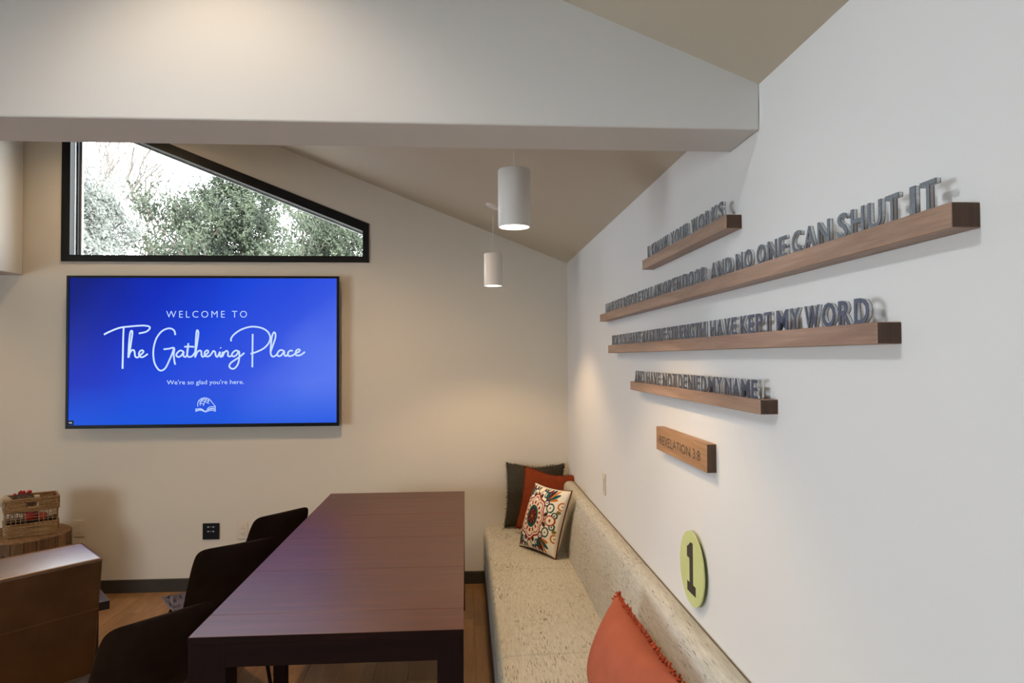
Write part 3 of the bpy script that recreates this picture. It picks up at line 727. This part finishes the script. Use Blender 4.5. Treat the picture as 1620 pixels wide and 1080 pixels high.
for x0, x1 in ((-AW, -AW+.125), (-.127, -.002)):
    soft('armrest', slab(x0, x1, .24, .82, .22, .82, .14, .60, .58), M['cognac'], ac, .02)
for x in (-AW+.06, -.06):
    for y in (.14, .76):
        lathe('leg', [(0, 0), (.014, 0), (.022, .145), (0, .145)], M['black_slab'], ac, 16, loc=(x, y, 0))
# piping round the top panel and a seam across the back
tube('piping', [(-AW+.006, .006, .847), (-.008, .006, .847), (-.006, .2, .879), (-AW+.006, .2, .879)], .0042, M['leather_piping'], ac, 6, closed=True)
tube('back_seam', [(-AW+.01, .0315, .640), (-.008, .0315, .640)], .0022, M['leather_piping'], ac, 6)

# low dark table corner beyond the armchair
ct = empty('coffee_table', (-1.834, 3.747, 0), math.radians(36.9)); tag(ct, 'dark low table whose corner shows right of the leather armchair', 'table')
box('table_top', (-.50, 0, 0, .42, .375, .42), M['black_slab'], ct, .003)
for x in (-.44, -.06):
    for y in (.06, .36): box('leg', (x-.018, x+.018, y-.018, y+.018, 0, .376), M['black_slab'], ct, .002)

# ================================================================== STUMP TABLE + BASKET
sc = (-2.93, 4.82)
st = empty('drum_table', (sc[0], sc[1], 0)); tag(st, 'round drum side table of carved wooden blocks under the wicker basket', 'side table')
R0 = .288; rnd = random.Random(7)
lathe('core', [(0, .005), (R0-.02, .005), (R0-.02, .51), (0, .51)], M['stump3'], st, 48)
nst = 26
for k in range(nst):
    a0 = 2*PI*k/nst; a1 = 2*PI*(k+1)/nst-.012; ro = R0+rnd.uniform(-.006, .004)
    bm = bmesh.new(); pts = [((R0-.022)*math.cos(a0), (R0-.022)*math.sin(a0))]+[(ro*math.cos(a0+(a1-a0)*j/3), ro*math.sin(a0+(a1-a0)*j/3)) for j in range(4)]+[((R0-.022)*math.cos(a1), (R0-.022)*math.sin(a1))]
    prism_bm(bm, pts, 'z', .0, .514+rnd.uniform(-.003, .0)); from_bm('stave', bm, (M['stump'], M['stump2'], M['stump3'])[rnd.randrange(3)], st)
    if k % 2 == 0 or rnd.random() < .6:      # carved notches
        bm = bmesh.new(); am = (a0+a1)/2
        for z in range(11):
            zz_ = .07+z*.037+rnd.uniform(-.004, .004); hw2 = rnd.uniform(.008, .02)
            c_, s_ = math.cos(am), math.sin(am); cx_, cy_ = (ro+.0004)*c_, (ro+.0004)*s_
            v4 = []
            for du, dz in ((-hw2, -.004), (hw2, -.004), (hw2, .006), (-hw2, .005)): v4.append(bm.verts.new((cx_-s_*du, cy_+c_*du, zz_+dz)))
            bm.faces.new(v4)
        from_bm('carved_marks', bm, M['stump3'] if rnd.random() < .3 else M['dark_hole'], st)
lathe('top_disc', [(0, .508), (R0-.006, .508), (R0-.006, .516), (R0-.012, .52), (0, .52)], M['stump'], st, 48)

bk = empty('wicker_basket', (-2.86, 4.81, .52), math.radians(34)); tag(bk, 'rectangular woven seagrass basket with an open lattice band on the drum table', 'basket')
BW, BD, BH = .142, .105, .245
def loop(z, amp, ph, inset_=0, flare=.03):
    k = 1+flare*(z/BH)*0+0; pts = []; hx, hy = BW*(1+flare*(z/BH))-inset_, BD*(1+flare*(z/BH))-inset_
    nseg = 44; per = 2*(hx+hy)*2
    corners = [(-hx, -hy), (hx, -hy), (hx, hy), (-hx, hy)]; i = 0
    for c in range(4):
        p0, p1 = corners[c], corners[(c+1) % 4]; L = math.hypot(p1[0]-p0[0], p1[1]-p0[1]); n = max(6, int(L/.0125)); nx, ny = (p1[1]-p0[1])/L, -(p1[0]-p0[0])/L
        for j in range(n):
            f = (j+.5)/n; s = amp*(1 if (i+ph) % 2 else -1); i += 1
            e_ = .012*max(0, 1-min(f, 1-f)*L/.02)
            pts.append((p0[0]+(p1[0]-p0[0])*f+nx*(s-e_), p0[1]+(p1[1]-p0[1])*f+ny*(s-e_), z))
    return pts
def inhole(p): return p[1] < -.09 and -.028 < p[0] < .036
def band(name, z0, z1, rows):
    bm = bmesh.new()
    for r in range(rows):
        z = z0+(z1-z0)*(r+.5)/rows; L = loop(z, .0034, r)
        hole = name == 'upper_weave' and .192 < z < .222
        if hole:
            idx = [i for i, p in enumerate(L) if not inhole(p)]
            # rotate so that the run starts just after the hole
            s = next(i for i in range(len(L)) if inhole(L[i-1]) and not inhole(L[i]))
            L = [L[(s+i) % len(L)] for i in range(len(idx))]
            tube_bm(bm, L, (z1-z0)/rows*.56, 6)
        else: tube_bm(bm, L, (z1-z0)/rows*.56, 6, closed=True)
    o = from_bm(name, bm, M['wicker'], bk); autosmooth(o, 60); o['kind'] = 'stuff'; return o
band('lower_weave', 0, .088, 9); band('upper_weave', .160, .236, 8)
bm = bmesh.new(); tube_bm(bm, loop(.241, .0, 0), .0065, 8, closed=True); autosmooth(from_bm('rim', bm, M['wicker'], bk), 60)
bm = bmesh.new()
for z in (.106, .124, .142): tube_bm(bm, loop(z, .001, 0), .0019, 5, closed=True)
o = from_bm('lattice_strands', bm, M['wicker'], bk); o['kind'] = 'stuff'
stake_me = None
Lb = loop(.124, 0, 0)
for i, p in enumerate(Lb):
    if i % 2: continue
    if stake_me is None:
        bm = bmesh.new(); tube_bm(bm, [(0, 0, .02), (0, 0, .10), (0, 0, .165), (0, 0, .236)], .0028, 5)
        stake_me = bpy.data.meshes.new('stake'); bm.to_mesh(stake_me); bm.free(); stake_me.materials.append(M['wicker'])
    if inhole((p[0], p[1])):
        continue
    o = bpy.data.objects.new('stake', stake_me); C.objects.link(o); o.parent = bk; o.location = (p[0]*.985, p[1]*.985, 0)
tube('handle_edge', [(-.028, -BD*1.025, .190), (.036, -BD*1.025, .190), (.036, -BD*1.028, .224), (-.028, -BD*1.028, .224)], .004, M['wicker'], bk, 6, closed=True)
box('basket_bottom', (-BW+.008, BW-.008, -BD+.008, BD-.008, .002, .008), M['wicker'], bk)
mw = bk.matrix_basis.copy() if False else Matrix.Translation((-2.86, 4.81, .52)) @ Matrix.Rotation(math.radians(34), 4, 'Z')
def inb(x, y, z): return mw @ Vector((x, y, z))
# contents, each a thing
rnd = random.Random(3)
tw = empty('twig_wreath', inb(-.045, -.015, .205)); tag(tw, 'grey twig ball sticking out of the wicker basket', 'decoration')
bm = bmesh.new()
for k in range(26):
    ax = Vector((rnd.gauss(0, 1), rnd.gauss(0, 1), rnd.gauss(0, 1))).normalized(); a = ax.orthogonal().normalized(); b = ax.cross(a); r = .062*rnd.uniform(.85, 1.1)
    tube_bm(bm, [a*r*math.cos(2*PI*j/18)*1.15+b*r*math.sin(2*PI*j/18) for j in range(18)], .0016, 4, closed=True)
o = from_bm('twigs', bm, M['twig'], tw)
br = empty('berry_sprig', inb(-.04, -.02, .262)); tag(br, 'cluster of bright red berries on top of the twig ball', 'decoration')
for k in range(13):
    p = Vector((rnd.gauss(0, .026), rnd.gauss(0, .02), rnd.uniform(0, .03))); b2 = lathe('berry', [(0, -.009)]+[(.009*math.sin(PI*j/8), -.009*math.cos(PI*j/8)) for j in range(1, 8)]+[(0, .009)], M['berry'], br, 12, loc=p, ang=80)
tube('stem', [(0, 0, .01), (.005, 0, -.03), (0, 0, -.07)], .002, M['berry'], br, 5)
c1 = box('paper_card', (-.035, .035, -.003, .003, -.07, .07), M['paper'], None, .001); c1.location = inb(-.118, -.045, .205); c1.rotation_euler = (.1, -.75, .55); tag(c1, 'cream card leaning out of the left end of the basket', 'card')
c2 = box('paper_box', (-.016, .016, -.02, .02, -.11, .11), M['paper'], None, .002); c2.location = inb(.03, .0, .135); c2.rotation_euler = (0, 0, .6); tag(c2, 'narrow cream box standing in the middle of the basket', 'box')
for (x, y, z, r_, m_, lb) in ((-.01, -.06, .125, .034, 'berry', 'red bauble behind the open lattice of the basket, left one'), (.055, -.055, .115, .03, 'berry', 'red bauble behind the lattice nearer the right end'), (.108, -.055, .135, .032, 'paper', 'cream bauble behind the lattice at the right end of the basket')):
    o = lathe('bauble', [(0, -r_)]+[(r_*math.sin(PI*j/12), -r_*math.cos(PI*j/12)) for j in range(1, 12)]+[(0, r_)], M[m_], None, 20, loc=inb(x, y, z), ang=80); tag(o, lb, 'ornament')
o = box('dark_box', (-.14, .14, -.03, .085, .01, .10), M['chair_back'], None, .004); o.matrix_world = mw; tag(o, 'dark box lying in the bottom of the wicker basket', 'box')

# ================================================================== CUSHIONS
def cushion_bm(w_, h_, th, n=26, dent=0., pinch=.07, seed=0):
    """pillow in local x (width) z (height), thickness along y; bottom edge at z=0"""
    bm = bmesh.new(); rnd = random.Random(seed); sides = []
    ph = rnd.uniform(0, 6)
    def pos(i, j, s):
        u = -1+2*i/n; v = -1+2*j/n
        u2, v2 = math.sin(u*PI/2)*.35+u*.65, math.sin(v*PI/2)*.35+v*.65
        px = u2*w_/2*(1-pinch*(1-abs(v2)**2)*abs(u2)**3 if False else 1)*(1-pinch*(1-v2*v2)*u2*u2)
        pz = v2*h_/2*(1-pinch*(1-u2*u2)*v2*v2)
        t = max(0, (1-abs(u2)**2.3)*(1-abs(v2)**2.3))**.48
        y = s*th/2*t
        y += .005*math.sin(3*u+ph)*math.cos(2.5*v+ph)*t
        pz -= dent*math.exp(-(u/.45)**2)*max(0, v)**3
        return (px, y, pz+h_/2)
    F = [[bm.verts.new(pos(i, j, -1)) for j in range(n+1)] for i in range(n+1)]
    B = [[F[i][j] if i in (0, n) or j in (0, n) else bm.verts.new(pos(i, j, 1)) for j in range(n+1)] for i in range(n+1)]
    for i in range(n):
        for j in range(n):
            bm.faces.new((F[i][j], F[i+1][j], F[i+1][j+1], F[i][j+1])); bm.faces.new((B[i][j], B[i][j+1], B[i+1][j+1], B[i+1][j]))
    edge = [pos(i, 0, 1) for i in range(n)]+[pos(n, j, 1) for j in range(n)]+[pos(n-i, n, 1) for i in range(n)]+[pos(0, n-j, 1) for j in range(n)]
    return bm, edge
def frame_mat(org, ux, vz):
    u = Vector(ux).normalized(); v = Vector(vz); v = (v-u*v.dot(u)).normalized(); nrm = v.cross(u)      # y axis = z x x
    m = Matrix((u, nrm, v)).transposed().to_4x4(); return Matrix.Translation(org) @ m
def cushion(name, org, ux, vz, w_, h_, th, mat, label, piping=None, fringe=0, dent=0, seed=0, fm=None, fl=1.):
    e = empty(name, (0, 0, 0)); e.matrix_world = frame_mat(org, ux, vz); tag(e, label, 'cushion')
    bm, edge = cushion_bm(w_, h_, th, dent=dent, seed=seed); o = from_bm('cover', bm, mat, e, smooth=True)
    if piping: tube('piping', edge, .0045, piping, e, 6, closed=True)
    if fringe:
        rnd = random.Random(seed+9); bm = bmesh.new(); E_ = [Vector(p) for p in edge]; c = Vector((0, 0, h_/2))
        for i, p in enumerate(E_):
            q = E_[(i+1) % len(E_)]
            for k in range(fringe):
                s = p.lerp(q, k/fringe); d = (s-c); d.y = 0; d.normalize(); d = (d+Vector((rnd.gauss(0, .35), rnd.gauss(0, .7), rnd.gauss(0, .35)))).normalized()
                tube_bm(bm, [s, s+d*.006*fl+Vector((0, rnd.gauss(0, .003), 0)), s+d*fl*rnd.uniform(.009, .014)], [.0022*fl, .0024*fl, .0016*fl], 4)
        f = from_bm('fringe', bm, fm or mat, e); f['kind'] = 'stuff'
    return e, o
cushion('throw_cushion', (.492, 5.05, .428), (1, .03, -.04), (.05, .10, 1), .425, .455, .12, M['charcoal'], 'charcoal fringed cushion at the back of the corner pile on the bench', fringe=2, dent=.012, seed=1, fl=1.2)
cushion('throw_cushion', (.545, 4.865, .435), (.90, -.12, -.14), (.10, .16, 1), .40, .43, .12, M['rust'], 'rust orange cushion between the charcoal and the embroidered ones', fringe=2, dent=.018, seed=2)
EMB_O, EMB_U, EMB_V = (.448, 4.41, .428), (.204, -.335, 0), (.075, .135, .40)
e, cov = cushion('throw_cushion', EMB_O, EMB_U, EMB_V, .375, .42, .16, [M['embroidery'], M['cream_cloth']], 'cream cushion embroidered with a colourful medallion and leaf sprays', piping=M['maroon'], seed=3)
# embroidered front: dense grid replaced over the front face, dyed per vertex
def motif(u, v):
    """u, v in -1..1 -> thread colour (symmetric folk medallion with corner sprays)"""
    cream = (232, 225, 208); red = (150, 48, 36); org = (190, 112, 44); teal = (34, 84, 80); navy = (42, 44, 62); olive = (128, 112, 60); dk = (60, 40, 36)
    a, b = abs(u), abs(v); r = math.hypot(u*1.0, v*.85); th = math.atan2(b, a)
    col = cream
    def ell(cx, cy, rx, ry, rot=0.):
        dx, dy = a-cx, b-cy; c, s = math.cos(rot), math.sin(rot); x, y = dx*c+dy*s, -dx*s+dy*c
        return (x/rx)**2+(y/ry)**2
    # corner sprays: petals radiating from (.42,.46)
    for k, (ang, c, L) in enumerate(((12, org, .36), (30, teal, .42), (48, org, .44), (66, navy, .40), (84, red, .34), (102, teal, .24))):
        an = math.radians(ang); ox, oy = .40, .46
        if ell(ox+math.cos(an)*L*.62, oy+math.sin(an)*L*.62, L*.42, .042+.012*(k % 2), an) < 1: col = c
        x, y = a-ox, b-oy; d = x*math.cos(an)+y*math.sin(an); n_ = abs(-x*math.sin(an)+y*math.cos(an))
        if 0 < d < L*.4 and n_ < .010: col = dk
    # scrolls
    for cx, cy, rr, c in ((.34, .62, .085, teal), (.62, .30, .11, teal), (.30, .80, .10, navy), (.92, .40, .09, org), (.20, .78, .07, navy), (.80, .14, .07, teal), (.46, .40, .075, navy)):
        d = math.hypot(a-cx, b-cy)
        if abs(d-rr) < .020 or d < .022: col = c
    # side palmettes
    if ell(.70, 0, .13, .10) < 1: col = (236, 226, 204)
    if 1 <= ell(.70, 0, .13, .10) < 1.7: col = red
    if math.hypot(a-.70, b) < .035: col = red
    if ell(.0, .76, .10, .13) < 1: col = (236, 226, 204)
    if 1 <= ell(.0, .76, .10, .13) < 1.6: col = dk
    if ell(.53, .12, .07, .05, .6) < 1 or ell(.16, .56, .05, .07, .4) < 1: col = dk
    if ell(.88, .24, .05, .05) < 1 or ell(.30, .92, .05, .04) < 1: col = olive
    # medallion rings
    wob = .03*math.cos(8*math.atan2(v, u))
    if abs(r-(.47+wob)) < .022: col = red
    if abs(r-(.40+wob)) < .016: col = (160, 70, 52)
    if r < .37: col = (230, 214, 190)
    if .26 < r < .34 and math.cos(16*math.atan2(v, u)) > .1: col = red
    if r < .24: col = teal
    if r < .175: col = dk
    if r < .15 and abs(math.sin(4*math.atan2(v, u))) < .45: col = (168, 60, 44)
    if r < .03: col = org
    return col
import functools
bm = bmesh.new(); bm0, edge = cushion_bm(.375, .42, .16, n=130, seed=3)
me_old = cov.data
me = bpy.data.meshes.new('cover'); bmesh.ops.recalc_face_normals(bm0, faces=bm0.faces[:]); bm0.to_mesh(me); bm0.free(); me.shade_smooth(); me.materials.append(M['embroidery'])
ca = me.color_attributes.new('dye', 'FLOAT_COLOR', 'POINT')
# invert the pinch by using normalised position; back side stays plain cream
cols = []
for v_ in me.vertices:
    x, y, z = v_.co; U = x/.1875; V = (z-.21)/.21
    U2 = max(-1, min(1, U/(1-.07*(1-V*V)*U*U))); V2 = max(-1, min(1, V/(1-.07*(1-U*U)*V*V)))
    c = motif((U2+.22)*.80, V2*.84) if (y < 0 and abs(U2) < .95 and abs(V2) < .95) else (220, 210, 188)
    cols.extend(lin(c))
ca.data.foreach_set('color', cols)
cov.data = me; bm.free()
cushion('throw_cushion', (.485, 2.30, .430), (.04, -.65, -.035), (.09, .10, .295), .66, .335, .19, M['terracotta'], 'terracotta fringed cushion alone at the near end of the bench', fringe=3, dent=.0, seed=5, fm=M['terracotta_dark'], fl=1.5)
